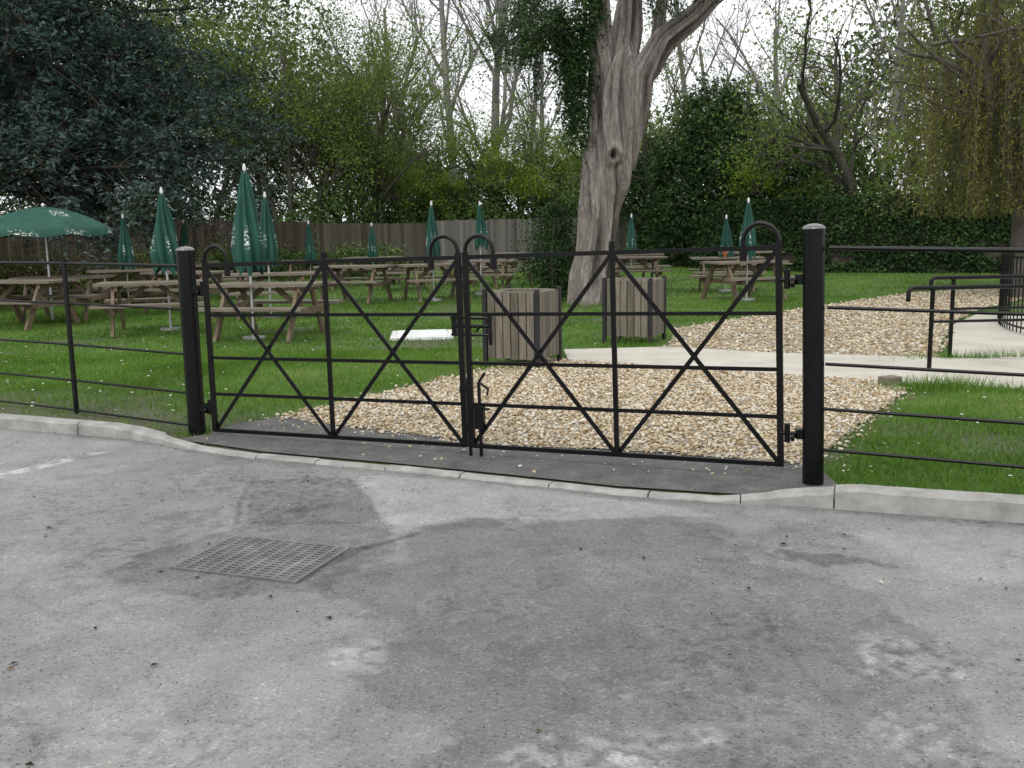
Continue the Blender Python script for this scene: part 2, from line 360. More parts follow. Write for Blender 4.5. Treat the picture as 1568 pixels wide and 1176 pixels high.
def crack(P,w=.006,a=.2):
    global tone
    for i in range(len(P)-1):
        x1,y1=P[i];x2,y2=P[i+1];dx,dy=x2-x1,y2-y1
        wx=XX+.05*(fbm(XX*5,YY*5,88)-.5); wy=YY+.05*(fbm(XX*5,YY*5,89)-.5)
        tt=np.clip(((wx-x1)*dx+(wy-y1)*dy)/(dx*dx+dy*dy),0,1)
        tone=tone-a*sstep(w*3,w,np.hypot(wx-x1-tt*dx,wy-y1-tt*dy))
crack([(-1.56,5.66),(-1.50,5.2),(-1.42,4.82)],.008,.18); crack([(-.98,5.7),(-.8,5.2),(-.66,4.8)],.008,.12)
crack([(-.9,4.0),(-.7,4.4),(-.46,4.6)],.012,.20); crack([(.95,3.6),(.93,3.2),(.98,2.8)],.005,.10)
crack([(-2.9,4.2),(-2.1,3.9),(-1.3,3.2),(-.9,2.6)],.004,.07); crack([(1.5,3.6),(1.9,3.2),(1.8,2.7)],.004,.07)
def road_mat():
    m,nt,b=newmat('asphalt'); a=N(nt,'ShaderNodeAttribute'); a.attribute_name='tone'
    tc=N(nt,'ShaderNodeTexCoord'); vo=N(nt,'ShaderNodeTexVoronoi'); vo.inputs['Scale'].default_value=110; nt.links.new(tc.outputs['Object'],vo.inputs['Vector'])
    cur=a.outputs['Fac']
    for sc,am in ((190,.62),(48,.36),(13,.16)):
        n=noise_n(nt,sc,5,.75); s_=N(nt,'ShaderNodeMath',operation='SUBTRACT'); nt.links.new(n.outputs['Fac'],s_.inputs[0]); s_.inputs[1].default_value=.5
        mt=N(nt,'ShaderNodeMath',operation='MULTIPLY_ADD'); nt.links.new(s_.outputs[0],mt.inputs[0]); mt.inputs[1].default_value=am; nt.links.new(cur,mt.inputs[2]); cur=mt.outputs[0]
    sp=N(nt,'ShaderNodeSeparateColor'); nt.links.new(vo.outputs['Color'],sp.inputs[0])
    g1=N(nt,'ShaderNodeMath',operation='GREATER_THAN'); nt.links.new(sp.outputs[0],g1.inputs[0]); g1.inputs[1].default_value=.93
    mt=N(nt,'ShaderNodeMath',operation='MULTIPLY_ADD'); nt.links.new(g1.outputs[0],mt.inputs[0]); mt.inputs[1].default_value=.16; nt.links.new(cur,mt.inputs[2]); cur=mt.outputs[0]
    g2=N(nt,'ShaderNodeMath',operation='GREATER_THAN'); nt.links.new(sp.outputs[1],g2.inputs[0]); g2.inputs[1].default_value=.92
    mt=N(nt,'ShaderNodeMath',operation='MULTIPLY_ADD'); nt.links.new(g2.outputs[0],mt.inputs[0]); mt.inputs[1].default_value=-.16; nt.links.new(cur,mt.inputs[2]); cur=mt.outputs[0]
    r=ramp(nt,[(.05,(.045,.046,.048)),(.3,(.10,.102,.104)),(.55,(.19,.191,.187)),(.8,(.285,.284,.275)),(1,(.42,.418,.405))]); nt.links.new(cur,r.inputs[0])
    nt.links.new(r.outputs[0],b.inputs['Base Color'])
    w=N(nt,'ShaderNodeAttribute'); w.attribute_name='wet'
    mr=N(nt,'ShaderNodeMapRange'); nt.links.new(w.outputs['Fac'],mr.inputs[0]); mr.inputs[3].default_value=.9; mr.inputs[4].default_value=.58; nt.links.new(mr.outputs[0],b.inputs['Roughness'])
    bp=N(nt,'ShaderNodeBump'); bp.inputs['Strength'].default_value=.7; bp.inputs['Distance'].default_value=.004
    nt.links.new(vo.outputs['Distance'],bp.inputs['Height']); nt.links.new(bp.outputs[0],b.inputs['Normal'])
    return m
zz=.008*(fbm(XX*.8,YY*.8,80)-.5)-.004
np_mesh('asphalt_road',np.stack([XX,YY,zz],-1).reshape(-1,3),gridF(len(xs),len(ss))[:, ::-1],road_mat(),attrs={'tone':tone.ravel(),'wet':wet.ravel()},smooth=True)

# drain grate
gb=MB(); W_,D_=.62,.46
gb.box((0,0,-.003),(W_,D_,.008),mi=1)
for y in(-D_/2,D_/2): gb.box((0,y,.0),(W_+.02,.016,.014))
for x in(-W_/2,W_/2): gb.box((x,0,.0005),(.016,D_-.016,.014))
for i in range(1,16): gb.box((0,-D_/2+D_*i/16,-.0005),(W_-.016,.014,.013))
for i in range(1,11): gb.box((-W_/2+W_*i/11,0,.0002),(.018,D_-.016,.013))
gb.obj('drain_grate',[M_grate,M_pit],(-1.14,4.26,.001),math.radians(-19.5))

# debris
g=rs(9); n=4200
px=g.uniform(-3.6,3,n);sy=g.uniform(0,1,n)**1.3*4.3;py=kerby(px)-sy
keep=fbm(px*1.4,py*1.4,90)>g.uniform(.36,.68,n); px=px[keep];py=py[keep];n=len(px)
a=g.uniform(0,6.28,n);l=g.uniform(.002,.006,n)*np.where(g.random(n)<.06,3.0,1);w=l*g.uniform(.2,.8,n)
ca,sa=np.cos(a),np.sin(a)
V=np.stack([np.stack([px+ca*l,py+sa*l,np.full(n,.004)],-1),np.stack([px-sa*w,py+ca*w,np.full(n,.009)],-1),np.stack([px-ca*l,py-sa*l,np.full(n,.004)],-1),np.stack([px+sa*w,py-ca*w,np.full(n,.007)],-1)],1).reshape(-1,3)
F=np.arange(n*4).reshape(n,4)
M_deb=mat_tint('debris',[(0,(.02,.017,.012)),(.6,(.05,.035,.02)),(.85,(.14,.09,.05)),(1,(.5,.48,.42))],transl=0)
np_mesh('fallen_twigs',V,F,M_deb,tint=g.uniform(0,1,n))

# ------------------------------------------------------------------ gate, posts, fence
P0=Vector((-2.30,7.01,0));P1=Vector((1.68,5.34,0));GL=(P1-P0).length;GD=(P1-P0).normalized()
def gp(s,z): s=s-.036*z*max(s,0)/GL; p=P0+GD*s; return Vector((p.x,p.y,z))
def ztop(s): return 1.235+.10*s/GL
def zbot(s): return .055+.06*s/GL
FR=[0,.297,.555,.776,1]
def leaf(sa,sb):
    b=MB(); sm=(sa+sb)/2
    def z(s,f): return ztop(s)+(zbot(s)-ztop(s))*f
    for f in FR: b.bar(gp(sa,z(sa,f)),gp(sb,z(sb,f)),.012 if f not in(0,1) else .02,.026 if f in(0,1) else .022)
    for s in (sa,sb): b.bar(gp(s,zbot(s)-.01),gp(s,ztop(s)+.03),.022,.036,up=GD)
    b.bar(gp(sm,zbot(sm)-.012),gp(sm,ztop(sm)+.045),.016,.030,up=GD)
    b.box(gp(sm,ztop(sm)+.05),(.028,.028,.03))
    nrmv=Vector((-GD.y,GD.x,0))
    for (s1,s2) in ((sa,sm),(sm,sb)):
        for k,(fa,fb) in enumerate(((0,1),(1,0))):
            off=nrmv*(.011 if k else -.011)
            b.bar(gp(s1,z(s1,fa))+off,gp(s2,z(s2,fb))+off,.008,.026)
        c=(s1+s2)/2; b.tube([gp(c,z(c,.5))-nrmv*.018,gp(c,z(c,.5))+nrmv*.018],.016,8)
    for s,dr in ((sa,1),(sb,-1)):
        r=.097; pts=[gp(s,ztop(s)+.0)]
        for k in range(13):
            t=math.pi*k/12; pts.append(gp(s+dr*(r-r*math.cos(t)),ztop(s)+.035+r*math.sin(t)))
        pts.append(gp(s+dr*2*r,ztop(s)-.045))
        b.tube(pts,.0135,8); b.tube([pts[-1]+Vector((0,0,.035)),pts[-1]-Vector((0,0,.03))],.021,10)
    return b
b=leaf(.165,2.165)
b.bar(gp(2.20,.52),gp(2.20,.012),.016,.018,up=GD)
b.box(gp(2.17,.45),(.06,.03,.04)); b.box(gp(2.18,.20),(.05,.035,.05))
b.obj('metal_gate',[M_black])
b=leaf(2.215,GL-.175)
nv=Vector((-GD.y,GD.x,0))
b.bar(gp(2.275,.50),gp(2.275,.012),.016,.018,up=GD)
b.bar(gp(2.22,.33),gp(2.34,.33),.03,.012); b.bar(gp(2.275,.36),gp(2.275,.20),.035,.06,up=GD)
b.bar(gp(2.275,.5),gp(2.32,.56),.014,.016); b.tube([gp(2.275,.5),gp(2.34,.46),gp(2.33,.42)],.008,6)
b.bar(gp(2.10,.905),gp(2.385,.905),.03,.014); b.bar(gp(2.10,.80),gp(2.385,.80),.03,.012)
b.bar(gp(2.12,.79),gp(2.12,.92),.02,.03,up=GD); b.bar(gp(2.37,.74),gp(2.37,.94),.016,.022,up=GD)
b.tube([gp(2.12,.855),gp(2.36,.855)],.012,8); b.tube([gp(2.30,.855)-nv*.05,gp(2.30,.855),gp(2.30,.83)-nv*.05],.009,6)
b.obj('metal_gate',[M_black])
def post(P,h,r,dirs,ty=0):
    b=MB(); b.tube([(0,0,-.15),(0,0,h-.03)],r,32,cap=False)
    pts=[];rad=[]
    for k in range(7):
        t=math.pi/2*k/6; rad.append((r+.004)*math.cos(t)+.0005); pts.append((0,0,h-.03+.028*math.sin(t)))
    b.tube([(0,0,h-.055),(0,0,h-.03)],r+.004,32,mi=0,cap=False); b.tube(pts,rad,32,mi=1)
    for (d,z,L) in dirs:
        d=Vector(d).normalized(); 
        for zz_ in (z,):
            b.tube([d*(r-.01)+Vector((0,0,zz_)),d*(L)+Vector((0,0,zz_))],.011,8)
            b.tube([d*(L-.035)+Vector((0,0,zz_-.05)),d*(L-.035)+Vector((0,0,zz_+.055))],.017,10)
            b.box(d*(r+.01)+Vector((0,0,zz_)),(.05,.05,.055))
            b.tube([d*(L-.075)+Vector((0,0,zz_-.022)),d*(L-.055)+Vector((0,0,zz_-.022))],.024,8)
    o=b.obj('gate_post',[M_black,M_cap],(P.x,P.y,0)); o.rotation_euler=(0,ty,0)
post(P0,1.375,.062,[(GD,1.07,.165),(GD,.22,.165)])
post(P1,1.46,.058,[(-GD,1.16,.175),(-GD,.30,.175)],-.028)

def fence(pts,rows,posts,name):
    b=MB()
    for i in range(len(pts)-1):
        (x0,y0,k0),(x1,y1,k1)=pts[i],pts[i+1]
        for r_,(z0) in enumerate(rows):
            b.tube([(x0,y0,z0+k0),(x1,y1,z0+k1)],.0125 if r_==0 else .0095,8,cap=False)
    for (x,y,h) in posts:
        b.box((x,y,h/2-.1),(.035,.022,h+.2),Matrix.Rotation(math.atan2(-.67,1.17),3,'Z'))
    b.obj(name,[M_black])
LF=[(-2.36,7.045,0),(-3.47,7.68,.015),(-5.6,8.85,.03),(-7.8,10.0,.03),(-12,12.3,.03)]
fence(LF,[1.235,.925,.60,.315,.075],[(x,y,1.27+k) for x,y,k in LF[1:]],'metal_fence')
RF=[(1.72,5.32,0),(3.35,4.62,-.035),(5.2,3.82,-.05),(7,3.0,-.05)]
fence(RF,[1.325,1.005,.695,.445,.215],[(x,y,1.35+k) for x,y,k in RF[1:]],'metal_fence')

# handrails
def handrail(x,y,z,dx,dy,L,drop=.13):
    b=MB(); d=Vector((dx,dy,0)).normalized(); s=Vector((x,y,z)); r=.022
    pts=[s-d*.24+Vector((0,0,-drop)),s-d*.24+Vector((0,0,-.04)),s-d*.225+Vector((0,0,-.01)),s-d*.19,s,s+d*L]
    b.tube(pts,r,10)
    for k in range(3):
        q=s+d*(k*1.5); b.tube([(q.x,q.y,0),(q.x,q.y,z)],r,10,cap=False)
    b.tube([(x,y,z-.33),(s+d*L)-Vector((0,0,.33))],.014,8)
    b.obj('handrail',[M_black])
handrail(4.09,9.50,.83,1,.05,3.3); handrail(4.66,10.33,.88,1,.03,3.3)
b=MB(); pr=None
for k in range(26):
    q=Vector((6.45+.5*(1-math.cos(k*.06))*3,12.1+k*.13,0))
    b.tube([(q.x,q.y,.05),(q.x,q.y,1.0)],.009,6)
    if pr is not None:
        for z in (.12,1.0): b.bar((pr.x,pr.y,z),(q.x,q.y,z),.035,.02)
    pr=q
b2=Vector((6.45,12.1,0))
for k in range(1,22):
    q=b2+Vector((k*.13,-k*.015,0)); b.tube([(q.x,q.y,.05),(q.x,q.y,1.0)],.009,6)
for z in (.12,1.0): b.bar((b2.x,b2.y,z),(b2.x+2.8,b2.y-.3,z),.035,.02)
b.obj('metal_railing',[M_black])
b=MB(); b.box((0,0,.05),(.17,.12,.1)); b.obj('timber_block',[M_wood_t],(3.36,8.60,.01),.4,bevel=.006)
b=MB(); b.box((0,0,.01),(.86,.95,.05)); b.box((0,0,.040),(.70,.78,.016)); b.obj('manhole_cover',[M_white],(-1.24,13.6,.01),.08,bevel=.008)

# ------------------------------------------------------------------ litter bins
def bin_mesh():
    b=MB(); S=.60;H=.80; g=rs(4)
    for x in(-1,1):
        for y in(-1,1): b.box((x*S/2,y*S/2,H/2+.01),(.045,.045,H+.02),mi=1)
    for ax in (0,1):
        for sgn in (-1,1):
            n=6; w=(S-.06)/n
            for i in range(n):
                c=-S/2+.03+w*(i+.5); z0=.09+g.uniform(-.006,.006)
                h=H-.10
                p=(c,sgn*S/2,z0+h/2) if ax==0 else (sgn*S/2,c,z0+h/2)
                s=(w-.010,.022,h) if ax==0 else (.022,w-.010,h)
                b.box(p,s,mi=0 if (i+ax)%3 else 2)
            for z in (.2,.66):
                p=(0,sgn*(S/2-.025),z) if ax==0 else (sgn*(S/2-.025),0,z); s=(S-.06,.02,.04) if ax==0 else (.02,S-.06,.04)
                b.box(p,s,mi=1)
    b.box((0,0,.43),(S-.09,S-.09,.66),mi=1)
    for sgn in(-1,1): b.box((0,sgn*(S/2-.05),H-.02),(S-.06,.06,.03),mi=0); b.box((sgn*(S/2-.05),0,H-.021),(.06,S-.17,.03),mi=0)
    return b
M_slat=mat_noise('bin_slats',[(.25,(.085,.073,.055)),(.5,(.15,.13,.10)),(.75,(.22,.20,.165))],4,rough=.85,bump=.5,stretch=(14,14,1),dist=.004)
M_slat2=mat_noise('bin_slats_b',[(.25,(.06,.052,.038)),(.5,(.105,.09,.068)),(.75,(.16,.142,.11))],4,rough=.85,bump=.5,stretch=(14,14,1),dist=.004)
for (x,y) in ((.125,10.46),(1.575,12.45)):
    bin_mesh().obj('litter_bin',[M_slat,M_dark,M_slat2],(x,y,.02),math.radians(-25),bevel=.003)

# ------------------------------------------------------------------ picnic tables
def table_mesh(seed=0):
    b=MB(); g=rs(seed); L=1.55
    for i in range(5): b.box((g.normal(0,.006),-.30+i*.15,.745),(L,.136,.038))
    for s in(-1,1):
        for i in range(2): b.box((g.normal(0,.006),s*(.62+i*.14),.455),(L,.128,.038))
    for x in(-.52,.52):
        for s in(-1,1):
            b.bar((x,s*.22,.72),(x,s*.64,.0),.045,.095,mi=1,up=(0,1,0))
        b.box((x+.046,0,.695),(.045,.68,.09),mi=1); b.box((x+.046,0,.39),(.045,1.50,.09),mi=1)
    b.bar((-.5,0,.37),(-.1,0,.70),.045,.07,mi=1); b.bar((.5,0,.37),(.1,0,.70),.045,.07,mi=1)
    return b.mesh('picnic_table_%d'%seed,[M_wood_t,M_wood_leg])
TM=[table_mesh(i) for i in range(3)]
TAB=[(-3.35,13.65,-.18),(-5.35,14.7,.25),(-7.9,15.9,-.2),(-7.85,17.3,.1),(-7.8,20.2,.5),(-4.2,17.2,.2),(-6.1,18.6,-.3),(-8.2,25,.2),(-5.0,25,.1),(-3.75,27.2,-.2),
 (-1.55,20.6,.35),(-.64,22.6,-.1),(-3.2,20.4,-.25),(-2.6,24.6,.2),(-1.3,27.2,.1),(.25,29.5,-.15),(1.5,27.4,.3),(-.2,25.4,.5),(3.2,26,.2),(4.8,21.9,-.1),(4.55,19.2,.35),(6.4,26.2,.2),(2.9,23.3,.0),(-10.8,19,.3),(-10.5,16.3,.1),(-6.7,22.6,.1)]
for i,(x,y,a) in enumerate(TAB):
    o=bpy.data.objects.new('picnic_table',TM[i%3]); o.location=(x,y,.012); o.rotation_euler=(0,0,a); link(o)

# ------------------------------------------------------------------ umbrellas
def canvas_mat():
    m,nt,b=newmat('green_canvas'); tc=N(nt,'ShaderNodeTexCoord')
    n=noise_n(nt,4,5); r=ramp(nt,[(.3,(.004,.045,.030)),(.7,(.008,.078,.053))]); nt.links.new(n.outputs['Fac'],r.inputs[0])
    a=N(nt,'ShaderNodeAttribute'); a.attribute_name='printed'
    mp=N(nt,'ShaderNodeMapping'); mp.inputs['Scale'].default_value=(1,1,2.2); nt.links.new(tc.outputs['Object'],mp.inputs['Vector'])
    n2=noise_n(nt,24,2,.5,vec=mp.outputs[0]); st=N(nt,'ShaderNodeMath',operation='GREATER_THAN'); st.inputs[1].default_value=.56; nt.links.new(n2.outputs['Fac'],st.inputs[0])
    mu=N(nt,'ShaderNodeMath',operation='MULTIPLY'); nt.links.new(st.outputs[0],mu.inputs[0]); nt.links.new(a.outputs['Fac'],mu.inputs[1])
    mx=N(nt,'ShaderNodeMixRGB'); nt.links.new(mu.outputs[0],mx.inputs[0]); nt.links.new(r.outputs[0],mx.inputs[1]); mx.inputs[2].default_value=(.6,.62,.6,1)
    nt.links.new(mx.outputs[0],b.inputs['Base Color']); b.inputs['Roughness'].default_value=.75
    bp=N(nt,'ShaderNodeBump'); bp.inputs['Strength'].default_value=.4; bp.inputs['Distance'].default_value=.02; nt.links.new(n.outputs['Fac'],bp.inputs['Height']); nt.links.new(bp.outputs[0],b.inputs['Normal'])
    return m
M_canvas=canvas_mat()
def closed_umbrella(x,y,tip,seed,clen=1.10,rad=.17):
    g=rs(100+seed); e=empty('patio_umbrella',(x,y,0)); n=48; m=16; vs=[];pr=[]
    ph=g.uniform(0,6.28); tw=g.normal(0,.35); lean=g.normal(0,.012,2)
    for i in range(m+1):
        f=i/m; rr=.025+(rad-.02)*f**.85
        if f>.82: rr*=1-.25*((f-.82)/.18)
        for k in range(n):
            t=2*math.pi*k/n
            pl=.5+.5*math.cos(8*(t+tw*f)+ph+.7*math.sin(2*t))
            r=rr*(.50+.68*pl**.7)*(1+.12*math.sin(3*t+ph+4*f))
            z=tip-.06-clen*f - (.14*(pl)*f**6) + .04*math.sin(2*t+ph)*f
            vs.append((r*math.cos(t)+lean[0]*f,r*math.sin(t)+lean[1]*f,z)); 
            pr.append(1.0 if (.60<f<.78 and pl>.55 and (k*8//n)%2==0) else 0.0)
    F=gridF(n,m+1); F=np.concatenate([F,np.array([(i*n+n-1,i*n,(i+1)*n,(i+1)*n+n-1) for i in range(m)])])
    np_mesh('canopy',vs,F,M_canvas,attrs={'printed':pr},smooth=True,parent=e)
    b=MB(); b.tube([(0,0,0),(0,0,tip-.05)],.019,10,mi=0); b.tube([(0,0,tip-.07),(0,0,tip-.02),(0,0,tip+.03)],[.022,.026,.012],10,mi=1)
    b.tube([(0,0,0),(0,0,.05)],.16,16,mi=0)
    b.obj('pole',[M_alu,M_white],parent=e)
UM=[(-7.85,20.2,1.88,.95,.15),(-5.22,15,2.14,1.08,.21),(-8.2,25,1.82,.85,.14),(-3.56,13.5,2.36,1.25,.22),(-4.16,17,2.13,1.05,.17),(-5.06,25,1.75,.95,.14),(-3.75,27,1.68,.85,.13),(-1.6,20.5,2.04,1.0,.15),(-.66,22.3,2.07,.85,.15),(3.2,26,1.79,.95,.14),(4.81,22,1.68,.95,.17),(4.62,19.2,1.96,.95,.16)]
for i,u in enumerate(UM): closed_umbrella(u[0],u[1],u[2],i,u[3],u[4])
e_=empty('patio_umbrella',(-7.95,17.0,0)); vs=[];pr=[];n=64;m=12
for i in range(m+2):
    f=min(i/m,1.0); 
    for k in range(n):
        t=2*math.pi*k/n; pan=abs(math.sin(4*t)); R=1.12*f*(1-.05*pan*f)
        z=1.97-.36*f**1.7-.035*pan*f
        if i==m+1: z-=.10+.02*pan; R*=1.005
        vs.append((R*math.cos(t),R*math.sin(t),z)); tt=(t-5.35)%(2*math.pi); pr.append(1.0 if (.35<f<.62 and tt<.45) or (i==m+1 and (t*8/6.283)%1<.5) else 0.)
F=gridF(n,m+2); F=np.concatenate([F,np.array([(i*n+n-1,i*n,(i+1)*n,(i+1)*n+n-1) for i in range(m+1)])])
o=np_mesh('canopy',vs,F,M_canvas,attrs={'printed':pr},smooth=True,parent=e_)
b=MB(); b.tube([(0,0,0),(0,0,2.0)],.02,10); b.ball((0,0,2.0),.03,mi=1)
for k in range(8):
    t=2*math.pi*k/8; b.tube([(0,0,1.9),(.55*math.cos(t),.55*math.sin(t),1.83),(1.08*math.cos(t),1.08*math.sin(t),1.58)],.008,5,mi=1)
    b.tube([(0,0,1.45),(.55*math.cos(t),.55*math.sin(t),1.82)],.006,5,mi=1)
b.obj('pole',[M_alu,M_white],parent=e_)
b=MB(); b.tube([(0,0,0),(0,0,.03),(0,0,.10),(0,0,.12)],[.035,.045,.06,.055],14); b.obj('flower_pot',[M_orange],(4.75,21.8,.777))

# ------------------------------------------------------------------ fence and walls at the back
def wfence(pts,h,seed,name,stops):
    g=rs(seed); V=[];F=[];T=[]
    for i in range(len(pts)-1):
        a=np.array(pts[i]);b_=np.array(pts[i+1]);L=np.linalg.norm(b_-a);d=(b_-a)/L;nn=np.array([d[1],-d[0]])
        if nn[1]>0: nn=-nn
        n=int(L/.13)
        for k in range(n):
            p=a+d*(k*.13);q=p+d*.138;z=h[i]+(h[i+1]-h[i])*k/n+g.normal(0,.012); s=len(V)
            o1=nn*.004;o2=nn*.02
            V+=[(p[0]+o1[0],p[1]+o1[1],0),(q[0]+o2[0],q[1]+o2[1],0),(q[0]+o2[0],q[1]+o2[1],z),(p[0]+o1[0],p[1]+o1[1],z)]
            F.append((s,s+1,s+2,s+3)); T.append(np.clip(g.normal(.5,.25),0,1))
    return np_mesh(name,V,F,mat_tint('fence_boards_'+str(seed),stops,transl=0),tint=T)
wfence([(-26,31.5),(-13.5,35),(-7.2,36.6)],[2.0,2.05,1.85],1,'wooden_fence',[(0,(.030,.025,.02)),(1,(.075,.062,.048))])
wfence([(-7.15,36.62),(-3.2,38.4)],[1.8,1.75],2,'wooden_fence',[(0,(.05,.044,.036)),(1,(.11,.10,.085))])
wfence([(-3.15,38.42),(2.1,40.8),(7.0,42.8)],[1.85,1.9,1.95],3,'wooden_fence',[(0,(.09,.084,.076)),(1,(.19,.18,.165))])
def brickmat():
    m,nt,b=newmat('old_brick'); tc=N(nt,'ShaderNodeTexCoord'); br=N(nt,'ShaderNodeTexBrick'); br.inputs['Scale'].default_value=1
    br.inputs['Brick Width'].default_value=.23; br.inputs['Row Height'].default_value=.075; br.inputs['Mortar Size'].default_value=.008
    br.inputs['Color1'].default_value=(.07,.05,.04,1); br.inputs['Color2'].default_value=(.045,.038,.032,1); br.inputs['Mortar'].default_value=(.08,.075,.07,1)
    nt.links.new(tc.outputs['UV'],br.inputs['Vector']); nt.links.new(br.outputs[0],b.inputs['Base Color']); b.inputs['Roughness'].default_value=.9; return m
WP=[(5.6,41.5),(7.0,34),(9.5,30.2),(14.3,27.6),(24,24)]
b=MB()
for i in range(len(WP)-1): b.bar((*WP[i],.9),(*WP[i+1],.9),.25,1.9); b.bar((*WP[i],1.89),(*WP[i+1],1.89),.33,.08)
wo=b.obj('brick_wall',[brickmat()]); me=wo.data; uv=me.uv_layers.new(name='UVMap')
for p in me.polygons:
    for li in p.loop_indices:
        c=me.vertices[me.loops[li].vertex_index].co; uv.data[li].uv=(c.x+c.y*.6,c.z)

# ------------------------------------------------------------------ vegetation
def leaves(name,P,size,tint,mat,seed,elong=1.0,flat=0,parent=None,down=0):
    g=rs(seed); n=len(P); a=g.normal(0,1,(n,3)); a[:,2]*=(1-flat); a[:,2]-=down; a=nrm(a)
    b_=nrm(np.cross(a,g.normal(0,1,(n,3)))); s=(size*g.uniform(.55,1.4,n))[:,None]
    V=np.stack([P+a*s*elong,P-a*s*.5*elong+b_*s*.55,P-a*s*.5*elong-b_*s*.55],1).reshape(-1,3)
    return np_mesh(name,V,np.arange(n*3).reshape(n,3),mat,tint=np.clip(tint,0,1),parent=parent)
def tubes(name,S,mat,sides=5,parent=None):
    p0,p1,r0,r1=[np.concatenate([s[i] for s in S]) for i in range(4)]
    d=nrm(p1-p0); ref=np.where(np.abs(d[:,2:3])>.9,np.array([[1.,0,0]]),np.array([[0,0,1.]])); a=nrm(np.cross(d,ref)); b_=np.cross(d,a); n=len(p0)
    p1=p1+d*r1[:,None]*.3
    th=np.arange(sides)*2*math.pi/sides
    ring=a[:,None]*np.cos(th)[None,:,None]+b_[:,None]*np.sin(th)[None,:,None]
    V=np.stack([p0[:,None]+ring*r0[:,None,None],p1[:,None]+ring*r1[:,None,None]],1).reshape(-1,3)
    k=np.arange(sides); f=np.stack([k,(k+1)%sides,sides+(k+1)%sides,sides+k],-1)
    F=(f[None]+(np.arange(n)*2*sides)[:,None,None]).reshape(-1,4)
    return np_mesh(name,V,F,mat,smooth=True,parent=parent)
def grow(g,P,D,L,R,spec,steps=5,taper=.6):
    segs=[];P=np.atleast_2d(np.array(P,float));D=nrm(np.atleast_2d(np.array(D,float)));L=np.atleast_1d(np.array(L,float));R=np.atleast_1d(np.array(R,float))
    allp=[]
    for lv,(wig,trop,nch,ang,lr) in enumerate(spec):
        n=len(P);p=P;d=D;pts=[p];ds=[d]
        for s in range(steps):
            d=nrm(d+g.normal(0,wig,(n,3))+np.array([0,0,trop])); q=p+d*(L/steps)[:,None]
            segs.append((p,q,R*(1-taper*s/steps),R*(1-taper*(s+1)/steps))); p=q; pts.append(p); ds.append(d)
        allp.append(np.stack(pts,1))
        if nch:
            idx=np.repeat(np.arange(n),nch); tt=g.uniform(.25,1,len(idx))*steps; i0=np.minimum(tt.astype(int),steps-1); fr=(tt-i0)[:,None]
            A=np.stack(pts,1);B=np.stack(ds,1)
            P2=A[idx,i0]*(1-fr)+A[idx,i0+1]*fr; pd=B[idx,i0+1]; perp=nrm(np.cross(pd,g.normal(0,1,(len(idx),3))))
            aa=(ang*g.uniform(.6,1.3,len(idx)))[:,None]; D2=nrm(pd*np.cos(aa)+perp*np.sin(aa))
            L2=L[idx]*lr*g.uniform(.6,1.25,len(idx)); R2=np.maximum(R[idx]*(1-taper*tt/steps)*g.uniform(.4,.65,len(idx)),.006)
            P,D,L,R=P2,D2,L2,R2
    return segs,allp
M_lgreen=mat_tint('leaf_spring',[(0,(.085,.12,.03)),(.5,(.145,.205,.05)),(1,(.22,.29,.085))],transl=.4)
M_mgreen=mat_tint('leaf_mid',[(0,(.035,.062,.022)),(.5,(.075,.125,.038)),(1,(.135,.20,.06))],transl=0)
M_dgreen=mat_tint('leaf_dark',[(0,(.016,.034,.014)),(.5,(.034,.064,.025)),(1,(.07,.12,.045))],transl=0)
M_bgreen=mat_tint('leaf_bright',[(0,(.11,.17,.025)),(.5,(.17,.26,.04)),(1,(.26,.36,.08))],transl=.4)
M_cedar=mat_tint('needle_cedar',[(0,(.022,.042,.034)),(.5,(.048,.08,.067)),(1,(.13,.175,.155))],transl=0)
M_willow=mat_tint('leaf_willow',[(0,(.08,.085,.025)),(.5,(.14,.145,.04)),(1,(.22,.22,.07))],transl=.3)
M_far=mat_tint('leaf_far',[(0,(.05,.068,.042)),(.5,(.09,.115,.068)),(1,(.15,.165,.11))],transl=0)
M_blossom=mat_tint('blossom',[(0,(.3,.34,.22)),(1,(.7,.72,.62))],transl=.2)

def leafy_tree(name,base,h,r,seed,leafmat,nleaf=25000,size=.07,stems=1,leanv=(0,0),bark=None,spec=None,spread=.22,tshift=0.):
    g=rs(seed); e=empty(name,base); 
    P=np.zeros((stems,3)); P[:,:2]=g.normal(0,.25 if stems>1 else 0,(stems,2)); D=np.zeros((stems,3)); D[:,2]=1
    D[:,0]=leanv[0]+g.normal(0,.28 if stems>1 else .03,stems); D[:,1]=leanv[1]+g.normal(0,.2 if stems>1 else .03,stems)
    spec=spec or [(.06,.02,9,.75,.5),(.12,.05,6,.7,.55),(.16,.04,5,.6,.6),(.2,.02,0,0,0)]
    segs,allp=grow(g,P,D,np.full(stems,h*.8)*g.uniform(.8,1.1,stems),np.full(stems,r),spec)
    tubes('branches',segs,bark or M_bark_far,parent=e)
    if nleaf:
        tw=allp[-1][:,1:]; nb=tw.shape[0]; ci=g.uniform(0,1,nb)
        pts=tw.reshape(-1,3); ti=np.repeat(ci,tw.shape[1]); sel=g.integers(0,len(pts),nleaf)
        Q=pts[sel]+g.normal(0,spread,(nleaf,3)); T=.15+tshift+.45*ti[sel]+g.uniform(-.15,.4,nleaf)
        leaves('leaves',Q,size,T,leafmat,seed+1,parent=e)
    return e
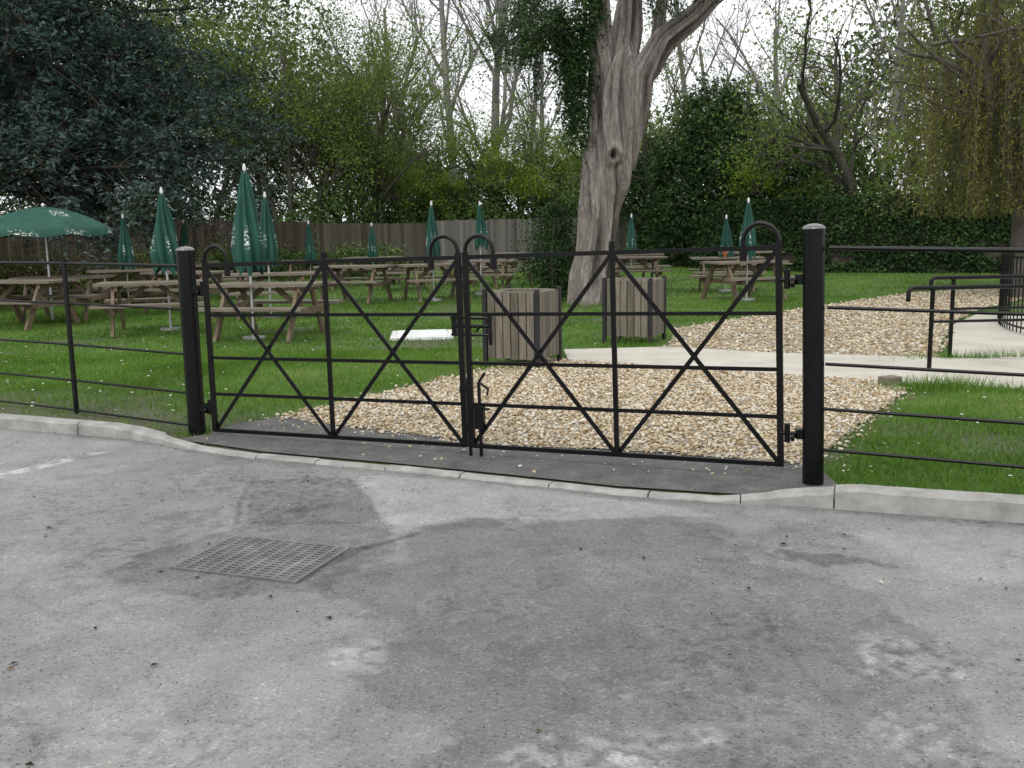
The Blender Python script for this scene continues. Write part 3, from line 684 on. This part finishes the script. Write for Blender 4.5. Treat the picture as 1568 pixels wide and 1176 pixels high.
def shrub(name,blobs,mat,size,seed,dens=1.0,branches=True):
    g=rs(seed); PP=[];TT=[];sg=[]
    for (c,r,n) in blobs:
        c=np.array(c,float);r=np.array(r,float); nc=max(12,int(n*dens/70)); u=nrm(g.normal(0,1,(nc,3)))*(g.uniform(.25,1.12,(nc,1))**.55)
        cc=c+u*r; cc=cc[cc[:,2]>.1]; tc=g.uniform(0,1,len(cc)); sel=g.integers(0,len(cc),int(n*dens)); cs=(.14*r.mean()**.5+.08)*g.uniform(.5,1.6,len(cc))
        PP.append(cc[sel]+g.normal(0,1,(len(sel),3))*cs[sel][:,None]*np.array([1,1,.8])); TT.append(.1+.5*tc[sel]+g.uniform(-.15,.4,len(sel)))
        k=14; tgt=c+nrm(g.normal(0,1,(k,3))+[0,0,.6])*r*1.25; b0=np.tile(c-np.array([0,0,r[2]*.9]),(k,1)); b0[:,2]=np.maximum(b0[:,2],0); mid=(b0+tgt)/2+g.normal(0,.1,(k,3))
        sg.append((b0,mid,np.full(k,.04),np.full(k,.022))); sg.append((mid,tgt,np.full(k,.022),np.full(k,.008)))
    e=empty(name)
    if branches: tubes('stems',sg,M_bark_far,parent=e)
    P=np.concatenate(PP); ok=P[:,2]>.02
    leaves('leaves',P[ok],size,np.concatenate(TT)[ok],mat,seed+1,parent=e); return e

# --- distant woodland backdrop
g=rs(77); n=105000
X=g.uniform(-52,52,n); Y=g.uniform(54,68,n); U_=X/Y*60
hmax=np.interp(U_,[-50,-13,-9,-6,-4,4,8,12,18,26,50],[19,17,10.5,6.5,5.6,5.6,7.2,7.0,9.5,15,19])
hm=hmax*(.72+.55*fbm(U_*.28,Y*.1,8))
Z=hm*g.uniform(0,1,n)**.75*(1+.1*g.normal(0,1,n))
cl=fbm(X*.6+Z*.15,Z*.7,12,3)
ok=cl>.34; leaves('background_woodland',np.stack([X,Y,np.maximum(Z,.2)],-1)[ok],.22,(cl[ok]-.3)*1.4+g.uniform(-.2,.25,ok.sum()),M_far,78)

# --- spring-green trees, left
for i,(x,y,h,st,nl,mt,ts) in enumerate([(-16.5,40,11,3,22000,M_mgreen,0),(-12.3,39.5,11.5,3,32000,M_lgreen,-.1),(-8.8,39,10.5,4,38000,M_lgreen,.0),(-5.9,41,9.2,4,30000,M_lgreen,.0),(-20.5,38,12,2,14000,M_mgreen,0),(-3.2,43,6.4,3,12000,M_lgreen,0)]):
    leafy_tree('willow_tree' if mt is M_lgreen else 'broadleaf_tree',(x,y,0),h,.14,200+i*3,mt,nl,.062,st,tshift=ts,spread=.26)
bspec=[(.05,.02,10,.6,.45),(.10,.06,7,.6,.6),(.13,.05,6,.55,.6),(.16,.02,0,0,0)]
for i,(x,y,h,r) in enumerate([(-2.6,50,17,.26),(-.8,51,18,.3),(-5.4,54,15,.2),(1.6,53,14,.2),(.6,56,15,.18),(8.5,48,14,.2),(13.5,50,15,.25),(17.5,46,15,.25),(-7.8,56,16,.2),(11,52,13,.2)]):
    leafy_tree('bare_tree',(x,y,0),h,r,300+i*3,M_far,900,.07,1,bark=M_bark_pale,spec=bspec,spread=.3)
shrub('hedge',[((x,39.5+1.2*math.sin(x),1.7+.5*math.sin(x*1.7)),(1.5,1.1,1.6),4200) for x in np.arange(-20,-4,1.7)],M_mgreen,.075,401)
shrub('laurel_shrub',[((x,42.6+.5*math.sin(x*3),1.7+.5*math.sin(x*2.1)),(1.4,1.0,1.6),5200) for x in np.arange(-4.2,5.5,1.5)],M_mgreen,.085,411)
shrub('spring_shrub',[((-2.7,41.6,2.9),(1.0,.6,.7),2200),((-.4,42.2,3.9),(1.2,.6,.8),2600),((1.0,41.9,3.2),(.9,.6,.7),2000),((-1.4,44,5),(1.6,1,1.0),2400),((2.2,43.9,4.6),(1.5,1,1.2),2600),((-4.6,40.3,3.4),(1.3,.7,.9),2200)],M_bgreen,.065,421)
shrub('blossom_shrub',[((1.2,44.2,5.0),(1.1,.6,.9),1100)],M_blossom,.05,425)
leafy_tree('hawthorn_tree',(.9,44.5,0),6.5,.1,430,M_lgreen,11000,.065,4)
# --- right side
shrub('ivy_thicket',[((6.2,36,2.4),(1.3,1.2,2.2),8000),((7.6,34.6,3.6),(1.6,1.2,2.4),9000),((8.9,33.8,2.6),(1.5,1.2,2.0),8000),((7.4,36,5.4),(1.1,1.1,1.2),3500),((5.3,39.5,3.2),(1.2,1,1.6),4500),((10.2,33.6,1.9),(1.3,1.1,1.7),5000)],M_dgreen,.085,441)
shrub('bramble_hedge',[((x,31.5-(x-11)*.4,1.7+.5*math.sin(x*1.9)),(1.4,1.1,1.6),5000) for x in np.arange(11,25,1.6)],M_mgreen,.075,451)
shrub('spring_shrub',[((8.1,33.0,3.1),(.8,.5,.7),1500),((9.8,32.6,2.3),(.9,.5,.6),1500),((12.6,31,3.9),(1.2,.8,1.0),2600),((16.5,29.5,3.0),(1.4,.8,1.2),3000),((14.5,30.3,4.6),(1.1,.8,1.0),2000)],M_bgreen,.06,461)
for i,(x,y,h,r,lx,mt,nl) in enumerate([(12.2,31.5,9.5,.24,-.42,M_lgreen,4500),(15.2,33,11,.28,.02,M_lgreen,10000),(10.2,36,9,.2,.05,M_lgreen,7000),(18.5,31,10,.25,-.1,M_lgreen,13000),(21.5,30,10,.25,-.1,M_mgreen,11000),(6.0,40,8,.16,.05,M_lgreen,8000)]):
    leafy_tree('broadleaf_tree',(x,y,0),h,r,500+i*3,mt,nl,.062,1,leanv=(lx,0),spread=.28,spec=[(.13,.03,9,.8,.5),(.18,.05,7,.7,.55),(.2,.03,5,.6,.6),(.22,0,0,0,0)])
gg=rs(46); Q=[]
for i in range(len(WP)-1):
    a=np.array(WP[i]);b_=np.array(WP[i+1]);n=int(np.linalg.norm(b_-a)*1900); t=gg.uniform(0,1,n)[:,None]; p=a+(b_-a)*t; z=gg.uniform(0,2.3,n)**1
    d=(b_-a)/np.linalg.norm(b_-a); nn=np.array([d[1],-d[0]]); nn=nn if nn[1]<0 else -nn
    m_=fbm(p[:,0]*1.1+p[:,1],z*1.3,5)>(.42-.16*z/2); off=gg.uniform(.13,.34,n)[:,None]
    Q.append(np.concatenate([p+nn*off,z[:,None]],1)[m_])
Q=np.concatenate(Q); leaves('ivy',Q,.07,fbm(Q[:,0]*2,Q[:,2]*2,6)+gg.uniform(-.3,.3,len(Q)),M_dgreen,47)
shrub('yew_shrub',[((.90,19.9,.75),(.42,.4,.85),8000),((.92,19.9,1.5),(.3,.3,.4),2600)],M_dgreen,.035,471)
shrub('berberis_shrub',[((x,21.8+.3*math.sin(x*4),.45),(.75,.5,.5),3300) for x in np.arange(-15,-7,1.0)],mat_tint('leaf_bronze',[(0,(.06,.04,.025)),(.5,(.10,.11,.04)),(1,(.17,.18,.08))],transl=.0),.04,481)
shrub('low_hedge',[((x,32+.3*math.sin(x*4),.45),(.9,.5,.45),1800) for x in np.arange(-12,-3,1.3)],M_mgreen,.06,491)

# --- cedar, left
g=rs(600); e_=empty('cedar_tree',(-13.6,25,0))
tubes('trunk',[(np.array([[0,0,z] for z in range(0,13,2)],float),np.array([[.05,0,z+2] for z in range(0,13,2)],float),np.linspace(.55,.25,7),np.linspace(.5,.2,7))],M_bark_dark,sides=12,parent=e_)
nl=66; zz=np.concatenate([np.linspace(2.3,4.2,24),g.uniform(4.0,11,nl-24)]); P=np.stack([g.normal(0,.1,nl),g.normal(0,.1,nl),zz],-1)
az=g.uniform(-1.9,.7,nl); az[:24]=g.permutation(np.linspace(-1.6,.3,24)); D=np.stack([np.cos(az),np.sin(az),g.uniform(.05,.25,nl)],-1)
Ls=g.uniform(4.8,6.8,nl)*np.interp(zz,[2,5,11],[1.12,.98,.82])
segs,allp=grow(g,P,D,Ls,np.full(nl,.09),[(.06,-.05,15,.8,.30),(.12,-.05,6,.7,.5),(.15,-.09,0,0,0)])
tubes('branches',segs,M_bark_dark,parent=e_)
tw=allp[-1][:,1:]; pts=tw.reshape(-1,3); lid=np.repeat(g.uniform(0,1,len(tw)),tw.shape[1]); n=125000; sel=g.integers(0,len(pts),n)
Q=pts[sel]+g.normal(0,1,(n,3))*np.array([.13,.13,.045]); hgt=Q[:,2]
T=.05+.4*lid[sel]+g.uniform(-.1,.35,n)+np.interp(hgt,[1.2,3.0,4.5],[.42,.22,0])
leaves('needles',Q,.05,T,M_cedar,601,elong=1.7,flat=.5,parent=e_,down=.3)

# --- weeping willow, right
g=rs(620); e_=empty('weeping_willow_tree',(9.75,18.6,0))
segs,allp=grow(g,[(0,0,0)],[(.05,.05,1)],[5.2],[.36],[(.05,.05,11,.8,.75),(.14,.06,8,.7,.5),(.15,-.05,0,0,0)],taper=.45)
pts=allp[-1][:,1:].reshape(-1,3); ns=800; s0=pts[g.integers(0,len(pts),ns)]+g.normal(0,.25,(ns,3)); s0=s0[s0[:,2]>3.2]; ns=len(s0)
ln=g.uniform(1.2,4.2,ns); ln=np.minimum(ln,s0[:,2]-1.6); k=40; tt=np.linspace(0,1,k)
sway=g.normal(0,.16,(ns,2)); ST=np.stack([s0[:,0:1]+sway[:,0:1]*tt,s0[:,1:2]+sway[:,1:2]*tt,s0[:,2:3]-ln[:,None]*tt],-1)
segs.append((ST[:,0],ST[:,20],np.full(ns,.005),np.full(ns,.004))); segs.append((ST[:,20],ST[:,-1],np.full(ns,.004),np.full(ns,.002)))
tubes('branches',segs,M_bark_far,parent=e_,sides=8)
Q=ST.reshape(-1,3)+g.normal(0,.035,(ns*k,3)); Q=np.concatenate([Q,ST.reshape(-1,3)+g.normal(0,.05,(ns*k,3))])
T=np.tile(np.repeat(g.uniform(0,.7,ns),k),2)+g.uniform(-.1,.3,len(Q)); leaves('leaves',Q,.026,T,M_willow,621,elong=1.8,parent=e_,down=1.2)

# --- the big gnarled trunk
def trunk_mat():
    m,nt,b=newmat('gnarled_bark'); tc=N(nt,'ShaderNodeTexCoord'); mp=N(nt,'ShaderNodeMapping'); mp.inputs['Scale'].default_value=(9,9,1.6); nt.links.new(tc.outputs['Object'],mp.inputs['Vector'])
    n=noise_n(nt,1.7,10,.72,vec=mp.outputs[0]); n.inputs['Distortion'].default_value=1.2
    r=ramp(nt,[(.28,(.07,.058,.052)),(.43,(.19,.165,.152)),(.57,(.31,.28,.262)),(.75,(.46,.43,.41))]); nt.links.new(n.outputs['Fac'],r.inputs[0])
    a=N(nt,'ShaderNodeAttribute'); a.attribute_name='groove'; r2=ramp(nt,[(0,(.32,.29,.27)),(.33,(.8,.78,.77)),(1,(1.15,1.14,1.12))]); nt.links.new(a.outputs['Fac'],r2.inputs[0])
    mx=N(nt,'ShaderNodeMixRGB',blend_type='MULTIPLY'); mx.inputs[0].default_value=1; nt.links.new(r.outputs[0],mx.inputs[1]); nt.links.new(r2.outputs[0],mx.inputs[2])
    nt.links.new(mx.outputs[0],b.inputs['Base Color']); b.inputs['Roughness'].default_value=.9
    bp=N(nt,'ShaderNodeBump'); bp.inputs['Strength'].default_value=1; bp.inputs['Distance'].default_value=.06; nt.links.new(n.outputs['Fac'],bp.inputs['Height']); nt.links.new(bp.outputs[0],b.inputs['Normal']); return m
M_trunk=trunk_mat()
def gnarl(path,rad,seed,parent,name,amp=.32,n=150,dz=.04,flare=0,knots=()):
    path=[Vector(p) for p in path]; L=[0]
    for i in range(1,len(path)): L.append(L[-1]+(path[i]-path[i-1]).length)
    m=int(L[-1]/dz); V=[];A=[]
    for i in range(m+1):
        s=L[-1]*i/m; c=Vector([np.interp(s,L,[p[k] for p in path]) for k in range(3)]); R=float(np.interp(s,L,rad))
        s2=min(s+.2,L[-1]);s1=max(s-.2,0)
        d=(Vector([np.interp(s2,L,[p[k] for p in path]) for k in range(3)])-Vector([np.interp(s1,L,[p[k] for p in path]) for k in range(3)])).normalized()
        a=d.cross(Vector((0,1,0))).normalized(); b_=d.cross(a)
        for k in range(n):
            t=2*math.pi*k/n; tw=t+.38*s+seed+.25*math.sin(s*1.7+seed)
            q=Vector((math.cos(tw)*1.15,math.sin(tw)*1.15,s*.30+seed))
            r1=1-abs(mn.noise(q*1.5))*2.6; r2=1-abs(mn.noise(Vector((q.x*4.2,q.y*4.2,q.z*2.2))))*2.2; r3=1-abs(mn.noise(Vector((q.x*9,q.y*9,q.z*6))))*2
            lump=mn.noise(Vector((math.cos(t)*1.2,math.sin(t)*1.2,s*1.3+seed*3)))
            f=amp*(.85*r1+.34*r2+.10*r3-.85)+.18*lump
            kg=0
            for (ks_,kt,kr) in knots:
                dt=math.atan2(math.sin(t-kt),math.cos(t-kt))*R; dd=math.hypot(dt*1.25,s-ks_)/kr
                dd+=.35*mn.noise(Vector((dt*9,s*9,seed)))
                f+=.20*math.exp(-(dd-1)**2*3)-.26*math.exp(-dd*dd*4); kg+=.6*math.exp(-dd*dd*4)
            fl=1+flare*math.exp(-s/.4)*(1+.7*math.sin(5*t+seed))
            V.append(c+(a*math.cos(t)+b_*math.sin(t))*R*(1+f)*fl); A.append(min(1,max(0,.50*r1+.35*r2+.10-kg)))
    F=gridF(n,m+1); F=np.concatenate([F,np.array([(i*n+n-1,i*n,(i+1)*n,(i+1)*n+n-1) for i in range(m)])])
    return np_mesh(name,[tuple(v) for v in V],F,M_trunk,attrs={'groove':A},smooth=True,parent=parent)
e_=empty('gnarled_tree'); Y=18.9
gnarl([(1.58,Y,-.1),(1.64,Y,.6),(1.71,Y,1.3),(1.80,Y,2.07),(1.96,Y,3.0),(2.07,Y,3.7),(2.14,Y,4.3),(2.2,Y,4.9)],[.39,.40,.41,.45,.48,.46,.38,.10],1.3,e_,'trunk',flare=.25,knots=((2.45,5.0,.12),(1.25,4.3,.10),(2.9,1.6,.13)))
gnarl([(2.05,Y,2.6),(2.27,Y,3.4),(2.48,Y-.1,4.2),(2.9,Y-.2,4.85),(3.4,Y-.3,5.2),(3.95,Y-.3,5.75),(4.5,Y-.3,6.8)],[.30,.32,.27,.22,.19,.17,.11],4.1,e_,'limb_right',n=100)
gnarl([(2.05,Y+.1,3.2),(2.14,Y+.1,4.4),(2.34,Y+.1,6.0),(2.5,Y,8)],[.34,.30,.20,.14],7.7,e_,'limb_centre',n=90)
gnarl([(1.88,Y+.05,2.8),(1.78,Y,4.0),(1.74,Y,5.2),(1.6,Y,7.5)],[.32,.28,.20,.14],2.7,e_,'limb_left',n=90)
gnarl([(2.75,Y-.2,4.6),(2.85,Y,5.4),(3.05,Y+.2,6.8)],[.15,.11,.07],5.7,e_,'limb_fork',n=50)
g=rs(640)
segs,allp=grow(g,[(1.7,Y,4.3),(1.7,Y,5.0),(1.8,Y,5.6),(2.4,Y,5.6),(2.4,Y,6.2),(1.6,Y,4.8),(3.4,Y-.3,5.4),(4.1,Y-.3,5.9)],[(-1,-.1,.5),(-1,.3,.4),(-.8,-.6,.3),(.3,-1,.4),(-.3,-.8,.6),(-1,-.4,.2),(.6,-.3,.8),(1,0,.5)],[1.5,1.7,1.8,1.2,1.2,1.2,2.2,2.2],[.05]*8,[(.12,-.05,10,.8,.5),(.18,-.05,7,.7,.5),(.2,-.08,0,0,0)])
tubes('branches',segs,M_bark_dark,parent=e_)
tw=allp[-1][:6*70,1:].reshape(-1,3); n=14000; sel=g.integers(0,len(tw),n); Q=tw[sel]+g.normal(0,.08,(n,3))
leaves('foliage',Q,.032,g.uniform(.1,1,n),M_dgreen,641,parent=e_,down=.4)
cc=np.array([(1.28,Y-.1,3.4),(1.22,Y-.1,3.8),(1.34,Y-.25,4.3),(1.40,Y-.2,4.9),(1.55,Y-.25,5.4),(1.2,Y,4.5),(1.0,Y,4.9)]); sel=g.integers(0,len(cc),9000)
Q=cc[sel]+g.normal(0,1,(9000,3))*np.array([.14,.14,.28]); leaves('ivy_leaves',Q,.04,g.uniform(0,.9,9000),M_dgreen,642,parent=e_)

# ------------------------------------------------------------------ grass blades
def grass(name,n,xr,yr,h,w,seed,parent):
    g=rs(seed); x=g.uniform(*xr,n); y=g.uniform(*yr,n)
    ok=(y>kerby(x)+.13)
    for P in (G1,G2,SL,SL2,AP): ok&=~inpoly(x,y,P)
    ok&=g.uniform(0,1,n)>soil(x,y)*.93
    ok&=g.uniform(0,1,n)<(.30+1.15*fbm(x*2.5,y*2.5,17))
    x=x[ok];y=y[ok];n=len(x); z=gh(x,y); hh=h*g.uniform(.4,1.3,n)*(.4+1.1*fbm(x*1.7,y*1.7,18)); a=g.uniform(0,6.28,n); ww=w*g.uniform(.6,1.3,n)
    lean=g.normal(0,.55,(n,2))*hh[:,None]; c,s=np.cos(a)*ww,np.sin(a)*ww
    V=np.stack([np.stack([x-c,y-s,z-.003],-1),np.stack([x+c,y+s,z-.003],-1),np.stack([x+lean[:,0],y+lean[:,1],z+hh],-1)],1).reshape(-1,3)
    T=np.clip(1.0*(fbm(x*.9,y*.9,19)-.25)+g.uniform(0,.5,n),0,1)
    np_mesh(name,V,np.arange(n*3).reshape(n,3),M_grass,tint=T,parent=parent)
M_grass=mat_tint('grass_blades',[(0,(.055,.10,.018)),(.35,(.09,.18,.028)),(.7,(.14,.26,.045)),(.92,(.21,.32,.075)),(1,(.32,.31,.15))],transl=.3)
e_=empty('grass')
grass('grass_near_left',150000,(-6.5,.6),(6.6,12),.045,.0035,701,e_)
grass('grass_near_right',80000,(1.8,5.2),(4.6,9.0),.045,.0032,702,e_)
grass('grass_mid',160000,(-13,8),(11,20),.05,.006,703,e_)
grass('grass_far',90000,(-16,15),(20,38),.06,.011,704,e_)
g=rs(710)
def tuft(c,n,r,h):
    x=c[0]+g.normal(0,r[0],n);y=c[1]+g.normal(0,r[1],n);hh=h*g.uniform(.5,1.2,n);a=g.uniform(0,6.28,n);cs,sn=np.cos(a)*.004,np.sin(a)*.004;le=g.normal(0,.4,(n,2))*hh[:,None]
    return np.stack([np.stack([x-cs,y-sn,np.full(n,.01)],-1),np.stack([x+cs,y+sn,np.full(n,.01)],-1),np.stack([x+le[:,0],y+le[:,1],hh],-1)],1).reshape(-1,3)
V=np.concatenate([tuft((3.75,8.45),900,(.25,.10),.13),tuft((4.2,8.2),500,(.35,.08),.10),tuft((4.9,10.3),500,(.4,.06),.12),tuft((-.1,10.2),300,(.15,.2),.10),tuft((-2.3,7.05),150,(.1,.08),.08),tuft((1.45,12.0),250,(.3,.05),.1),tuft((1.7,18.5),900,(.55,.3),.12)])
n=len(V)//3; np_mesh('grass_tufts',V,np.arange(n*3).reshape(n,3),M_grass,tint=g.uniform(.1,.8,n),parent=e_)
n=700; x=g.uniform(-7,5.5,n);y=g.uniform(5,17,n); ok=(y>kerby(x)+.2)
for P in (G1,G2,SL,SL2,AP): ok&=~inpoly(x,y,P)
x=x[ok];y=y[ok];n=len(x);z=gh(x,y)+.04; r=g.uniform(.007,.015,n)
V=np.stack([np.stack([x+r*math.cos(k*1.2566),y+r*math.sin(k*1.2566),z+g.normal(0,.002,n)],-1) for k in range(5)],1).reshape(-1,3)
np_mesh('daisies',V,np.arange(n*5).reshape(n,5),M_white)

# ------------------------------------------------------------------ light: overcast sky
w=bpy.data.worlds.new('World'); scene.world=w; w.use_nodes=True; nt=w.node_tree; bg=nt.nodes['Background']
sk=N(nt,'ShaderNodeTexSky'); sk.sky_type='NISHITA'; sk.sun_disc=False; sk.sun_elevation=math.radians(50); sk.sun_rotation=math.radians(200); sk.dust_density=6; sk.air_density=1.2; sk.ozone_density=1
hs=N(nt,'ShaderNodeHueSaturation'); hs.inputs['Saturation'].default_value=.3
tc=N(nt,'ShaderNodeTexCoord'); cn=noise_n(nt,2.2,5,.6,vec=tc.outputs['Generated']); cr=ramp(nt,[(.3,(.84,.86,.89)),(.7,(1,1,1))]); nt.links.new(cn.outputs['Fac'],cr.inputs[0])
sc_=N(nt,'ShaderNodeVectorMath',operation='SCALE'); sc_.inputs['Scale'].default_value=11.0; nt.links.new(cr.outputs[0],sc_.inputs[0])
mx=N(nt,'ShaderNodeMixRGB'); mx.inputs[0].default_value=.78
nt.links.new(sk.outputs[0],hs.inputs['Color']); nt.links.new(hs.outputs[0],mx.inputs[1]); nt.links.new(sc_.outputs[0],mx.inputs[2]); nt.links.new(mx.outputs[0],bg.inputs[0]); bg.inputs[1].default_value=.15
sun=bpy.data.lights.new('sun','SUN'); sun.energy=1.0; sun.angle=math.radians(20); sun.color=(1,.97,.93)
so=bpy.data.objects.new('sun',sun); link(so)
el=math.radians(50);az=math.radians(200)
dv=Vector((math.sin(az)*math.cos(el),math.cos(az)*math.cos(el),math.sin(el)))
so.rotation_euler=dv.to_track_quat('Z','Y').to_euler()

cam=bpy.data.cameras.new('camera'); cam.sensor_width=36; cam.lens=34.44; cam.clip_end=2000; cam.clip_start=.05
co=bpy.data.objects.new('camera',cam); link(co); p=math.atan(236/1500); r=math.radians(.95)
F_=Vector((0,math.cos(p),-math.sin(p)));Xv=Vector((1,0,0));Uv=Vector((0,math.sin(p),math.cos(p)))
X2=Xv*math.cos(r)-Uv*math.sin(r);U2=Uv*math.cos(r)+Xv*math.sin(r)
co.matrix_world=Matrix.Translation((0,0,1.45))@Matrix((X2,U2,-F_)).transposed().to_4x4()
scene.camera=co
scene.view_settings.view_transform='Standard'; scene.view_settings.look='None'; scene.view_settings.exposure=0
